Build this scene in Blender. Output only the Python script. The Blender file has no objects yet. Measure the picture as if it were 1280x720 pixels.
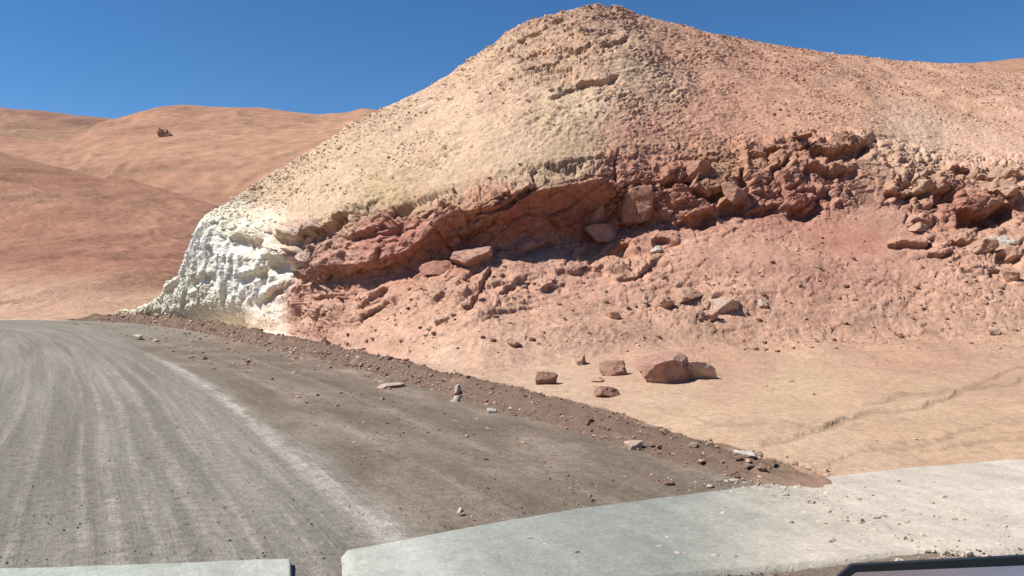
import bpy, math, random
import numpy as np
from mathutils import Vector, Matrix

random.seed(7)
RNG = np.random.default_rng(7)
F = 1005.0          # focal length in photo pixels (1280 wide)
EYE = 1.6
SC = bpy.context.scene
COL = SC.collection

# ------------------------------------------------------------------ noise
def _hash(ix, iy, iz, seed):
    h = (ix.astype(np.int64) * 374761393 + iy.astype(np.int64) * 668265263 + iz.astype(np.int64) * 2147483647 + seed * 974634777) & 0xffffffff
    h = ((h ^ (h >> 13)) * 1274126177) & 0xffffffff
    h = ((h ^ (h >> 15)) * 2246822519) & 0xffffffff
    return (h ^ (h >> 16)) & 0xffffffff

def vnoise(p, seed=0):
    i = np.floor(p).astype(np.int64); f = p - i
    u = f * f * f * (f * (f * 6 - 15) + 10)
    out = 0
    for dx in (0, 1):
        wx = u[:, 0] if dx else 1 - u[:, 0]
        for dy in (0, 1):
            wy = u[:, 1] if dy else 1 - u[:, 1]
            for dz in (0, 1):
                wz = u[:, 2] if dz else 1 - u[:, 2]
                h = _hash(i[:, 0] + dx, i[:, 1] + dy, i[:, 2] + dz, seed)
                g = (h & 1023) / 511.5 - 1, ((h >> 10) & 1023) / 511.5 - 1, ((h >> 20) & 1023) / 511.5 - 1
                d = g[0] * (f[:, 0] - dx) + g[1] * (f[:, 1] - dy) + g[2] * (f[:, 2] - dz)
                out = out + d * wx * wy * wz
    return out * 1.5

def fbm(p, oct=4, seed=0, gain=.5):
    a, o, t = 1.0, 0, 0
    for k in range(oct):
        o = o + a * vnoise(p * (2.03 ** k), seed + k * 17); t += a; a *= gain
    return o / t

def voronoi(p, seed=0):
    """F1, F2, and per nearest cell: random value, offset vector, random vector."""
    i = np.floor(p).astype(np.int64); n = len(p)
    f1 = np.full(n, 9.0); f2 = np.full(n, 9.0)
    rnd = np.zeros(n); vec = np.zeros((n, 3)); hh = np.zeros(n, dtype=np.int64)
    for dx in (-1, 0, 1):
        for dy in (-1, 0, 1):
            for dz in (-1, 0, 1):
                cx, cy, cz = i[:, 0] + dx, i[:, 1] + dy, i[:, 2] + dz
                h = _hash(cx, cy, cz, seed)
                q = np.stack([cx + (h & 1023) / 1023., cy + ((h >> 10) & 1023) / 1023., cz + ((h >> 20) & 1023) / 1023.], 1)
                d3 = p - q
                d = np.sqrt((d3 ** 2).sum(1))
                m = d < f1
                f2 = np.where(m, f1, np.minimum(f2, d))
                f1 = np.where(m, d, f1)
                vec[m] = d3[m]; hh[m] = h[m]
    h2 = _hash(hh, hh >> 7, hh >> 3, seed + 5)
    rv = np.stack([(h2 & 1023) / 511.5 - 1, ((h2 >> 10) & 1023) / 511.5 - 1, ((h2 >> 20) & 1023) / 511.5 - 1], 1)
    h3 = _hash(hh, hh >> 5, hh >> 11, seed + 9)
    return f1, f2, (h3 & 4095) / 4095., vec, rv

def sstep(a, b, x):
    t = np.clip((x - a) / (b - a), 0, 1); return t * t * (3 - 2 * t)

def lin(c):
    c = np.asarray(c, float) / 255.
    return np.where(c <= .04045, c / 12.92, ((c + .055) / 1.055) ** 2.4)

# ------------------------------------------------------------------ objects
def props(o, label=None, cat=None, group=None, kind=None):
    if label: o['label'] = label
    if cat: o['category'] = cat
    if group: o['group'] = group
    if kind: o['kind'] = kind
    return o

def mesh_np(name, V, Fc, mat=None, smooth=True, attr=None, uv=None, parent=None):
    me = bpy.data.meshes.new(name)
    V = np.asarray(V, np.float32); Fc = np.asarray(Fc, np.int32)
    k = Fc.shape[1]
    me.vertices.add(len(V)); me.vertices.foreach_set('co', V.ravel())
    me.loops.add(Fc.size); me.loops.foreach_set('vertex_index', Fc.ravel())
    me.polygons.add(len(Fc))
    me.polygons.foreach_set('loop_start', np.arange(0, Fc.size, k, dtype=np.int32))
    me.update(calc_edges=True)
    me.polygons.foreach_set('use_smooth', np.full(len(Fc), bool(smooth)))
    if attr is not None:
        a = me.attributes.new('tint', 'FLOAT_COLOR', 'POINT')
        c = np.ones((len(V), 4), np.float32); c[:, :3] = attr
        a.data.foreach_set('color', c.ravel())
    if uv is not None:
        a = me.attributes.new('lane', 'FLOAT_VECTOR', 'POINT')
        c = np.zeros((len(V), 3), np.float32); c[:, :uv.shape[1]] = uv
        a.data.foreach_set('vector', c.ravel())
    if mat: me.materials.append(mat)
    o = bpy.data.objects.new(name, me); COL.objects.link(o)
    if parent: o.parent = parent
    return o

def grid_faces(nr, nc):
    a = np.arange(nr * nc).reshape(nr, nc)
    return np.stack([a[:-1, :-1], a[:-1, 1:], a[1:, 1:], a[1:, :-1]], -1).reshape(-1, 4)

# ------------------------------------------------------------------ materials
class NT:
    def __init__(s, name):
        s.m = bpy.data.materials.new(name); s.m.use_nodes = True
        s.t = s.m.node_tree; s.t.nodes.clear()
        s.out = s.t.nodes.new('ShaderNodeOutputMaterial')
        s.b = s.t.nodes.new('ShaderNodeBsdfPrincipled')
        s.t.links.new(s.b.outputs[0], s.out.inputs[0])
    def n(s, typ, **kw):
        x = s.t.nodes.new(typ)
        for k, v in kw.items():
            if k.startswith('i_'):
                k = k[2:]
                x.inputs[int(k) if k.isdigit() else k.replace('_', ' ')].default_value = v
            else: setattr(x, k, v)
        return x
    def l(s, a, b): s.t.links.new(a, b)
    def math(s, op, a, b=None, clamp=False):
        x = s.t.nodes.new('ShaderNodeMath'); x.operation = op; x.use_clamp = clamp
        for k, v in enumerate((a, b)):
            if v is None: continue
            if isinstance(v, (int, float)): x.inputs[k].default_value = v
            else: s.l(v, x.inputs[k])
        return x.outputs[0]
    def mix(s, f, a, b, blend='MIX'):
        x = s.t.nodes.new('ShaderNodeMix'); x.data_type = 'RGBA'; x.blend_type = blend
        for sock, v in ((x.inputs[0], f), (x.inputs[6], a), (x.inputs[7], b)):
            if isinstance(v, (int, float)): sock.default_value = v
            elif isinstance(v, tuple): sock.default_value = (*v, 1) if len(v) == 3 else v
            else: s.l(v, sock)
        return x.outputs[2]
    def ramp(s, v, stops):
        x = s.t.nodes.new('ShaderNodeValToRGB')
        e = x.color_ramp.elements
        while len(e) < len(stops): e.new(.5)
        for k, (p, c) in enumerate(stops):
            e[k].position = p; e[k].color = (c, c, c, 1) if isinstance(c, (int, float)) else (*c, 1)
        s.l(v, x.inputs[0]); return x.outputs[0]
    def noise(s, vec, scale, detail=4, rough=.55, dist=0):
        x = s.n('ShaderNodeTexNoise', i_Scale=scale, i_Detail=detail, i_Roughness=rough, i_Distortion=dist)
        if vec is not None: s.l(vec, x.inputs['Vector'])
        return x.outputs[0]
    def vor(s, vec, scale, feature='F1', out=0):
        x = s.n('ShaderNodeTexVoronoi', i_Scale=scale, feature=feature)
        s.l(vec, x.inputs['Vector']); return x.outputs[out]
    def mapping(s, vec, scale=(1, 1, 1), rot=(0, 0, 0)):
        x = s.n('ShaderNodeMapping'); x.inputs['Scale'].default_value = scale; x.inputs['Rotation'].default_value = rot
        s.l(vec, x.inputs['Vector']); return x.outputs[0]
    def coord(s): return s.n('ShaderNodeNewGeometry').outputs['Position']
    def attr(s, name, out=0):
        x = s.n('ShaderNodeAttribute', attribute_name=name); return x.outputs[out]
    def bump(s, h, dist, strength=1.0, normal=None):
        x = s.n('ShaderNodeBump'); x.inputs['Distance'].default_value = dist; x.inputs['Strength'].default_value = strength
        s.l(h, x.inputs['Height'])
        if normal is not None: s.l(normal, x.inputs['Normal'])
        return x.outputs[0]

def terrain_mat(name, s1=1.0, far=False, tint=True, base=(.4, .3, .2)):
    m = NT(name); P = m.coord()
    c = m.attr('tint') if tint else None
    if c is None:
        rgb = m.n('ShaderNodeRGB'); rgb.outputs[0].default_value = (*base, 1); c = rgb.outputs[0]
    n1 = m.noise(P, 1.3 * s1, 6, .6); n2 = m.noise(P, 9 * s1, 5, .65); n3 = m.noise(P, 40 * s1, 3, .6)
    c = m.mix(1.0, c, m.ramp(n1, [(.3, (.92, .90, .88)), (.5, (1, 1, 1)), (.72, (1.1, 1.1, 1.1))]), 'MULTIPLY')
    c = m.mix(1.0, c, m.ramp(n2, [(.32, (.82, .79, .76)), (.5, (1, 1, 1)), (.7, (1.12, 1.13, 1.13))]), 'MULTIPLY')
    c = m.mix(1.0, c, m.ramp(n3, [(.3, (.87, .85, .83)), (.5, (1, 1, 1)), (.72, (1.12, 1.12, 1.12))]), 'MULTIPLY')
    m.l(c, m.b.inputs['Base Color'])
    m.b.inputs['Roughness'].default_value = .95
    m.b.inputs['Specular IOR Level'].default_value = .15
    b = m.bump(n2, .035 / s1, .8)
    b = m.bump(n3, .010 / s1, .8, b)
    m.l(b, m.b.inputs['Normal'])
    return m.m

def rock_mat(name, base, var=.18, sc=1.0):
    m = NT(name); x = m.n('ShaderNodeTexCoord'); P = x.outputs['Object']
    n1 = m.noise(P, 2.2 * sc, 5, .6, .4); n2 = m.noise(P, 14 * sc, 5, .65)
    dk = tuple(v * (1 - var * 1.6) for v in base); lt = tuple(min(.85, v * (1 + var)) for v in base)
    c = m.ramp(n1, [(.3, dk), (.52, base), (.72, lt)])
    c = m.mix(1.0, c, m.ramp(n2, [(.3, .75), (.55, 1.0), (.75, 1.12)]), 'MULTIPLY')
    m.l(c, m.b.inputs['Base Color']); m.b.inputs['Roughness'].default_value = .9
    m.b.inputs['Specular IOR Level'].default_value = .2
    b = m.bump(n1, .08 / sc, .7); b = m.bump(n2, .02 / sc, .8, b); m.l(b, m.b.inputs['Normal'])
    return m.m

def simple_mat(name, col, rough=.5, metal=0, coat=0):
    m = NT(name); P = m.n('ShaderNodeTexCoord').outputs['Object']
    n = m.noise(P, 30, 4)
    c = m.mix(1.0, tuple(col), m.ramp(n, [(.3, .88), (.7, 1.06)]), 'MULTIPLY')
    m.l(c, m.b.inputs['Base Color'])
    r = m.math('ADD', m.math('MULTIPLY', n, .12), rough - .06, True); m.l(r, m.b.inputs['Roughness'])
    m.b.inputs['Metallic'].default_value = metal
    m.b.inputs['Coat Weight'].default_value = coat
    return m.m

ALB = 1 / 1.95
M_HILL = terrain_mat('dry_hillside_soil')
M_FAR = terrain_mat('distant_hill_soil', .12)
M_SCREE = terrain_mat('scree_stone', 1.0)

# ------------------------------------------------------------------ hillside: feature lines surveyed from the photograph
def curve(tab, px, smooth=10):
    """tab: {px: (y, D)} -> arrays y(px), D(px), lightly smoothed"""
    k = np.array(sorted(tab)); v = np.array([tab[i] for i in k], float)
    s = np.arange(k[0], k[-1] + 1, 1.0)
    out = []
    for j in range(2):
        a = np.interp(s, k, v[:, j])
        if smooth:
            w = np.hanning(2 * smooth + 1); w /= w.sum()
            a = np.convolve(np.pad(a, smooth, mode='edge'), w, 'valid')
        out.append(np.interp(px, s, a))
    return out

def yz(y, D): return EYE + (360 - y) / F * D

pxs = np.concatenate([np.linspace(-2200, 120, 110)[:-1], np.arange(120, 1300, 1.2), np.linspace(1301, 3300, 150)])
NCOL = len(pxs)

def flatD(y): return EYE * F / (y - 360)

T0 = {p: (y, flatD(y)) for p, y in {-2200: 402, 0: 402, 140: 402, 200: 408, 300: 421, 400: 437, 500: 461, 600: 489, 700: 518, 800: 548, 900: 578, 980: 603, 1100: 640, 1280: 690, 1600: 720, 3300: 760}.items()}
T1 = {-2200: (401, 39.4), 110: (401.2, 39.2), 140: (401, 38.7), 200: (404, 35.9), 262: (405, 31.9), 340: (415, 26.8), 400: (427, 22.8), 500: (446, 17.4),
      600: (460, 15.2), 700: (452, 15.8), 800: (440, 17), 900: (434, 17.6), 1000: (430, 18), 1100: (425, 18.5), 1280: (424, 18.6), 1600: (430, 18), 3300: (480, 13)}
T2 = {-2200: (400, 40.3), 110: (400.5, 39.9), 140: (399.5, 39.3), 180: (394, 36.6), 200: (391, 35.2), 225: (383, 32.6), 240: (380, 31.3), 262: (378, 30.2), 300: (378, 28.2), 340: (370, 26.3), 370: (353, 24.6),
      440: (356, 22.0), 500: (347, 21.0), 570: (332, 20.5), 620: (317, 20.8), 740: (301, 22.1), 800: (278, 22.6), 900: (272, 23.2), 1000: (264, 24.0),
      1080: (258, 24.8), 1180: (270, 25.0), 1260: (277, 24.8), 1400: (272, 25), 1600: (280, 25), 3300: (330, 20)}
TB = {-2200: (400, 40.4), 110: (400.3, 40.0), 140: (399, 39.4), 180: (391, 36.4), 200: (384, 34.9), 225: (366, 32.1), 240: (345, 30.6), 262: (322, 29.5), 300: (315, 27.6), 340: (318, 25.8), 370: (324, 24.0), 400: (332, 22.7),
      450: (330, 21.2), 500: (316, 20.3), 525: (300, 20.1), 545: (280, 20.0), 570: (264, 19.9), 600: (269, 19.8), 640: (262, 20.1), 665: (242, 20.4), 740: (230, 21.3),
      765: (228, 21.6), 800: (244, 22.2), 900: (222, 23.2), 1000: (200, 24.4), 1080: (196, 25.4), 1180: (232, 25.2), 1280: (236, 25.2), 1600: (240, 25.4), 3300: (300, 20.5)}
T3 = {-2200: (400, 40.8), 110: (400, 40.1), 140: (398.6, 39.5), 180: (387.5, 36.2), 200: (376, 34.8), 225: (350, 31.9), 240: (316, 30.4), 262: (277, 29.4), 300: (268, 28.2), 340: (280, 26.3), 370: (295, 24.6), 400: (281, 23.5),
      440: (264, 22.4), 500: (261, 21.4), 560: (255, 20.6), 600: (249, 20.4), 640: (237, 20.6), 700: (226, 21.2), 760: (214, 22.2), 850: (198, 23.6),
      940: (184, 25.0), 1000: (176, 25.6), 1080: (174, 26.6), 1130: (190, 26.8), 1180: (208, 26.6), 1280: (212, 26.3), 1600: (215, 26.5), 3300: (270, 22)}
T5 = {-2200: (400, 41.2), 110: (399.8, 40.3), 140: (398.3, 39.8), 180: (386, 36.6), 200: (373, 35.2), 225: (346, 32.3), 240: (312, 30.9), 262: (273, 30.2), 330: (222, 31.5), 400: (181, 32.8), 480: (135, 34),
      560: (93, 35), 590: (71, 35.3), 610: (56, 35.5), 650: (35, 36), 690: (19, 36.3), 745: (6, 36.6), 775: (9, 36.8), 795: (17, 37), 830: (28, 38), 900: (41, 40), 1000: (61, 44),
      1100: (73, 49), 1180: (80, 53), 1280: (92, 59), 1600: (120, 72), 3300: (200, 90)}

sm = {0: 14, 1: 12, 2: 5, 'b': 4, 3: 5, 5: 3}
L0 = curve(T0, pxs, 14); L1 = curve(T1, pxs, 12); L2 = curve(T2, pxs, 5); LB = curve(TB, pxs, 4); L3 = curve(T3, pxs, 5); L5 = curve(T5, pxs, 4)
_e = sstep(735, 960, pxs) * (1 - sstep(1300, 1700, pxs))
L2[1] = L2[1] - .55 * _e; LB[1] = LB[1] + .25 * _e + .42 * sstep(430, 520, pxs) * (1 - sstep(740, 790, pxs)); L3[1] = L3[1] + 1.15 * _e
def Z(L): return yz(L[0], L[1])
lines = []          # (D, z)
lines.append((np.full(NCOL, 1.2), np.full(NCOL, -.05)))
z0 = np.maximum(Z(L0), -.05)
lines.append((L0[1], z0 * 0 + .0))
for L in (L1, L2, LB, L3): lines.append((L[1], np.maximum(Z(L), -.02)))
z3, z5 = Z(L3), np.maximum(Z(L5), -.02)
# slope above the cliff: three knots keep it slightly convex
for f_, g_ in ((.3, .33), (.62, .66), (.88, .91)):
    lines.append((L3[1] + (L5[1] - L3[1]) * f_, z3 + (z5 - z3) * g_))
lines.append((L5[1], z5))
rel = np.clip(z5 / 6, 0, 1)
lines.append((L5[1] + .6 + 5 * rel, z5 - .12 * z5 - .05 * z5))
lines.append((L5[1] + 3 + 30 * rel, np.full(NCOL, -.4)))
rows = [70, 110, 150, 80, 80, 90, 95, 80, 45, 12, 14]
Dr, Zr, seg = [], [], []
for k, n in enumerate(rows):
    t = np.linspace(0, 1, n, endpoint=False)[:, None]
    if k == 0: t = t ** 1.0
    Dr.append(lines[k][0] * (1 - t) + lines[k + 1][0] * t)
    Zr.append(lines[k][1] * (1 - t) + lines[k + 1][1] * t)
    seg.append(np.full((n, NCOL), k) + t)
Dr = np.concatenate(Dr); Zr = np.concatenate(Zr); seg = np.concatenate(seg)
# soften knots except round the brow
def blur_rows(A, r):
    w = np.hanning(2 * r + 3)[1:-1]; w /= w.sum()
    Ap = np.pad(A, ((r, r), (0, 0)), mode='edge'); out = 0
    for k in range(2 * r + 1): out = out + w[k] * Ap[k:k + len(A)]
    return out
keep = sstep(2.6, 3.0, seg) * (1 - sstep(5.0, 5.3, seg))
for A_ in (0, 1):
    A = (Dr, Zr)[A_]; B = blur_rows(A, 14); S = blur_rows(A, 3)
    A[:] = B * (1 - keep) + S * keep
# the crest must stay where it is: tops were lowered slightly by the blur, acceptable
NR = len(Dr)
PX = np.broadcast_to(pxs, Dr.shape)
X0 = (PX - 640) / F * Dr
P = np.stack([X0, Dr, Zr], -1)
Yimg = 360 - (Zr - EYE) / Dr * F
def normals(P):
    du = np.gradient(P, axis=1); dv = np.gradient(P, axis=0)
    n = np.cross(du, dv); n /= np.linalg.norm(n, axis=-1, keepdims=True) + 1e-9
    return n
def blob(cx, cy, rx, ry, pw=2):
    return np.exp(-(((PX - cx) / rx) ** 2 + ((Yimg - cy) / ry) ** 2) ** (pw / 2))
N = normals(P)
N = np.where((N[..., 2:3] < 0) & (N[..., 1:2] > 0), -N, N)
Pf = P.reshape(-1, 3)
warp = np.stack([fbm(Pf * .5, 3, 50), fbm(Pf * .5, 3, 60), fbm(Pf * .5, 3, 70)], 1) * 1.0
above = sstep(1.25, 2.1, seg)
# masks
rock = sstep(2.9, 3.1, seg) * (1 - sstep(5.0, 5.35, seg))
rock = rock * sstep(150, 240, PX)
rock = np.maximum(rock, .75 * blob(690, 62, 75, 45, 4))
rock = np.maximum(rock, .5 * blob(745, 14, 50, 14, 3))
rock = np.maximum(rock, .8 * blob(780, 318, 75, 26, 4))
rock = np.maximum(rock, .8 * blob(430, 378, 75, 26, 4))
rock = np.maximum(rock, .55 * blob(590, 365, 90, 35, 4))
rock = np.maximum(rock, .8 * blob(880, 250, 80, 50, 4))
rock = np.maximum(rock, .75 * blob(980, 225, 90, 55, 4))
rock = np.maximum(rock, .7 * blob(1200, 275, 110, 60, 4))
rock = np.maximum(rock, .5 * blob(1240, 320, 60, 30, 4))
rock = np.maximum(rock, .35 * blob(880, 375, 90, 25, 4))
smooth_z = np.maximum.reduce([blob(1085, 300, 90, 32, 3), blob(1090, 240, 32, 60, 4) * .8, blob(960, 320, 80, 18, 3) * .8])
rock = rock * (1 - .85 * smooth_z)
rockf = rock.ravel()
whitem = np.clip(sstep(385, 335, PX + 14 * warp[:, 0].reshape(PX.shape)) * sstep(250, 285, Yimg + 8 * warp[:, 1].reshape(PX.shape)) * sstep(120, 180, PX), 0, 1)
# bedding dips to the left: rotate so that cells run along the strike
an = math.radians(-22)
R = np.array([[math.cos(an), 0, -math.sin(an)], [0, 1, 0], [math.sin(an), 0, math.cos(an)]])
Q = Pf @ R.T
def blocks(q, seed, tilt=.9, crack=.35, cw=.10):
    f1, f2, r, vec, rv = voronoi(q, seed)
    h = (r - .5) + tilt * (vec * rv).sum(1)
    return h - crack * (1 - sstep(0, cw, f2 - f1))
qw = Q + warp * .25
sel = rockf > .02
big = np.zeros(len(Pf)); mid = np.zeros(len(Pf))
big[sel] = blocks(qw[sel] * np.array([.55, .6, 1.0]), 3, .9, .45, .07)
mid[sel] = blocks(qw[sel] * np.array([1.5, 1.6, 2.7]) + 7, 11, .8, .4, .10)
pxf, yf, segf = PX.ravel(), Yimg.ravel(), seg.ravel()
wf = whitem.ravel()
slopem = above.ravel() * (1 - .8 * smooth_z.ravel())
selS = (pxf > 100) & (pxf < 1320) & (segf > .95) & (segf < 9.2)
small = np.zeros(len(Pf)); tiny = np.zeros(len(Pf))
small[selS] = blocks(qw[selS] * np.array([3.2, 3.4, 5.5]) + 3, 21, .8, .3, .12)
tiny[selS] = blocks((Q[selS] + warp[selS] * .1) * np.array([8., 8., 12.]), 31, .8, .25, .15)
calm = sstep(372, 400, pxf) * (1 - sstep(740, 790, pxf)) * sstep(2.95, 3.1, segf) * (1 - sstep(4.6, 5.1, segf))
d = .30 * big * rockf * (1 - .45 * calm) * (1 - .86 * wf) * (1 - .40 * sstep(790, 840, pxf)) + .15 * mid * rockf * (1 - .7 * wf) * (1 - .55 * calm)
patch = sstep(-.15, .35, fbm(Pf * .45, 3, 90))
hi = (1 - sstep(560, 250, pxf) * .0)
small_amp = (.034 + .035 * patch) * np.where(segf > 5, np.where(pxf > 820, .5, .62), np.where(segf < 3, .62, 1.0)) * (1 - .7 * wf)
small_amp *= np.where(yf > 430, .35, 1.0) * (1 - .55 * sstep(860, 1000, pxf) * (yf < 170))
d += small * small_amp * slopem * (1 + 1.0 * rockf) * selS
d += tiny * np.where(segf > 5, .020 + .012 * patch, .008 + .008 * patch) * (1 - .6 * wf) * slopem * (1 + 1.2 * rockf) * selS
# broad undulation of the slope and low rills
d += fbm(Pf * .22, 4, 40) * .55 * sstep(5.1, 6.2, segf) * (1 - sstep(8.2, 9.0, segf))
d += fbm(Pf * np.array([.9, .5, .5]), 4, 44) * .10 * slopem
d += fbm(Pf * np.array([.25, .25, .6]), 3, 48) * .30 * sstep(1.1, 2.2, segf) * (1 - sstep(2.6, 3, segf))
# thin ledges of bedding showing through the slope
an2 = math.radians(-33); R2m = np.array([[math.cos(an2), 0, -math.sin(an2)], [0, 1, 0], [math.sin(an2), 0, math.cos(an2)]])
Q2 = Pf @ R2m.T
rip = 1 - 2 * np.abs(fbm(Q2 * np.array([1.1, 1.1, 4.2]) + warp * .5, 4, 47))
rip2 = fbm(Q2 * np.array([3.0, 3.0, 9.0]) + warp * .4, 3, 49)
upm = sstep(5.0, 5.6, segf) * (1 - .6 * sstep(800, 1000, pxf))
d += (rip * .05 + rip2 * .045) * upm * (.5 + patch) * selS
# vertical fluting of the white cut
flute = fbm(np.stack([pxf * .10, yf * .014, np.zeros_like(pxf)], 1) + warp * .3, 4, 77)
flute2 = blocks(np.stack([pxf * .12, yf * .020, np.zeros_like(pxf)], 1) + warp * .3, 78, .9, .5, .12)
wall = wf * sstep(2.85, 3.05, segf) * (1 - sstep(5.0, 5.3, segf))
d += wall * (flute * .24 + .10 * flute2)
# ledges and cracks (px, y polylines; depth m, half height px)
STROKES = [
    ([(644, 52), (660, 40), (680, 30), (706, 22)], .35, 6), ([(648, 72), (668, 66), (690, 58)], .35, 5), ([(690, 118), (712, 108), (738, 98), (768, 96)], .35, 5),
    ([(745, 26), (770, 24), (792, 30)], .3, 4), ([(752, 56), (780, 50)], .35, 5), ([(762, 12), (792, 20)], .35, 4), ([(700, 74), (735, 66)], .25, 4), ([(650, 92), (690, 84)], .2, 4),
    ([(345, 296), (372, 302), (402, 286), (432, 266)], .55, 9), ([(296, 290), (322, 296)], .45, 12), ([(338, 318), (366, 326)], .55, 12), ([(238, 350), (262, 345)], .15, 6),
    ([(300, 345), (330, 332)], .25, 6), ([(330, 372), (352, 362)], .3, 6), ([(395, 366), (430, 368)], .2, 5),
    ([(436, 300), (470, 290), (500, 278)], .16, 4), ([(470, 322), (478, 308)], .2, 5), ([(560, 300), (590, 292), (620, 268)], .25, 6), ([(590, 262), (640, 246), (665, 232)], .3, 6),
    ([(450, 378), (480, 364)], .28, 4), ([(586, 380), (600, 356), (612, 336)], .3, 5), ([(545, 372), (560, 362)], .2, 4), ([(556, 352), (570, 344)], .15, 4),
    ([(700, 338), (728, 334), (755, 331)], .3, 5), ([(776, 343), (796, 340), (814, 330)], .25, 5), ([(680, 352), (705, 348)], .25, 5), ([(625, 358), (645, 350)], .25, 5),
    ([(848, 276), (870, 270), (890, 262)], .35, 7), ([(760, 306), (785, 300)], .3, 6), ([(820, 298), (846, 302)], .3, 6),
    ([(832, 224), (850, 226), (866, 218)], .45, 7), ([(870, 236), (892, 240), (908, 232)], .4, 7), ([(905, 250), (930, 252)], .5, 10), ([(930, 204), (936, 218)], .5, 14),
    ([(960, 184), (990, 180), (1012, 178)], .4, 6), ([(1016, 184), (1040, 188), (1062, 186), (1086, 178)], .65, 9), ([(1010, 206), (1040, 210), (1068, 208)], .3, 6),
    ([(968, 205), (985, 202)], .4, 6), ([(990, 262), (1012, 262), (1024, 250)], .45, 9), ([(940, 262), (968, 262)], .25, 5), ([(1000, 236), (1026, 240)], .25, 6),
    ([(1110, 240), (1135, 242), (1162, 240)], .45, 5), ([(1172, 242), (1190, 232)], .55, 12), ([(1186, 216), (1210, 212), (1235, 216), (1280, 226)], .4, 6),
    ([(1200, 262), (1235, 264), (1268, 252)], .75, 14), ([(1240, 236), (1262, 240)], .35, 8), ([(1140, 278), (1164, 280)], .4, 5), ([(1115, 304), (1150, 308), (1165, 304)], .28, 5),
    ([(1192, 302), (1222, 306), (1246, 308)], .35, 6), ([(1165, 318), (1190, 316)], .22, 4), ([(1205, 336), (1225, 340)], .25, 5), ([(1240, 336), (1262, 344)], .35, 6), ([(1250, 316), (1275, 320)], .35, 6),
    ([(1108, 190), (1122, 206)], .2, 6), ([(1150, 182), (1160, 196), (1180, 204)], .15, 4), ([(640, 312), (668, 306), (690, 304)], .2, 5),
]
def stroke_field(pts, hh):
    pts = np.array(pts, float)
    yl = np.interp(PX, pts[:, 0], pts[:, 1]) + 3 * np.sin(PX * .045 + pts[0, 1])
    end = sstep(pts[0, 0] - 7, pts[0, 0] + 3, PX) * (1 - sstep(pts[-1, 0] - 3, pts[-1, 0] + 7, PX))
    dy = Yimg - yl + 2.0 * fbmA
    up = np.exp(-((dy + hh * .9) / (hh * .9)) ** 2) * (dy < 3 * hh)
    dn = sstep(-1, 1.5, dy) * (1 - sstep(hh * .9, hh * 2.2, dy))
    return (.45 * up - dn) * end
fbmA = (fbm(Pf * np.array([1.5, 1.5, 1.5]), 3, 99) * 4.2).reshape(PX.shape)
dirn = N * .4 + np.array([0, -.9, .1]); dirn /= np.linalg.norm(dirn, axis=-1, keepdims=True)
push = np.zeros(PX.shape)
for pts, dep, hh in STROKES: push += dep * (.5 if pts[0][1] < 130 else .55 if (pts[0][1] > 325 and pts[0][0] > 370) else .85) * stroke_field(pts, hh * (.8 if pts[0][1] < 130 else 1))
# shallow wheel ruts across the sand
RUTS = [([(955, 553), (1040, 530), (1140, 505), (1280, 470)], .04, 3.5), ([(1120, 552), (1200, 536), (1280, 524)], .02, 3), ([(860, 520), (960, 532)], .015, 2), ([(980, 522), (1030, 532), (1060, 522)], .03, 3), ([(1080, 500), (1160, 492), (1285, 458)], .02, 2.5), ([(1000, 578), (1090, 560), (1180, 548)], .02, 2.5), ([(1180, 560), (1300, 535)], .02, 3)]
rut = np.zeros(PX.shape)
for pts, dep, hh in RUTS:
    f_ = stroke_field(pts, hh) * (segf.reshape(PX.shape) < 2.2); push += dep * f_; rut += np.clip(-f_, 0, 1)
rec = np.interp(pxs, [365, 385, 440, 500, 560, 600, 740, 765, 800, 900, 1000, 1100, 1180, 1260, 1300], [0, .12, .3, .4, .42, .38, .38, .25, .0, .0, .0, .0, .05, .25, .1])
tt_ = np.clip(seg - 3, 0, 1)
push -= rec[None, :] * np.sin(np.pi * np.clip(tt_, 0, 1) ** .8) ** .7 * (seg > 3) * (seg < 4)
push += rec[None, :] * .25 * np.exp(-((seg - 4.25) / .22) ** 2)
P = P + N * d.reshape(PX.shape)[..., None] + dirn * push[..., None]
# low unevenness of the flat sand and of the ground under the road
flat = fbm(Pf * np.array([.35, .35, 1]), 4, 123) * .05 + fbm(Pf * np.array([2.2, 1.6, 1]), 4, 125) * .018
P[..., 2] -= (.03 * (1 - sstep(6.5, 9.5, Dr)))
flat *= sstep(6, 10, Dr).ravel()
P[..., 2] += (flat * (segf < 2.3) * sstep(.9, 1.15, segf) * sstep(120, 200, pxf + 0)).reshape(PX.shape)
inroad = (segf < .98)
P[..., 2] -= (inroad * .0).reshape(PX.shape)

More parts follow.
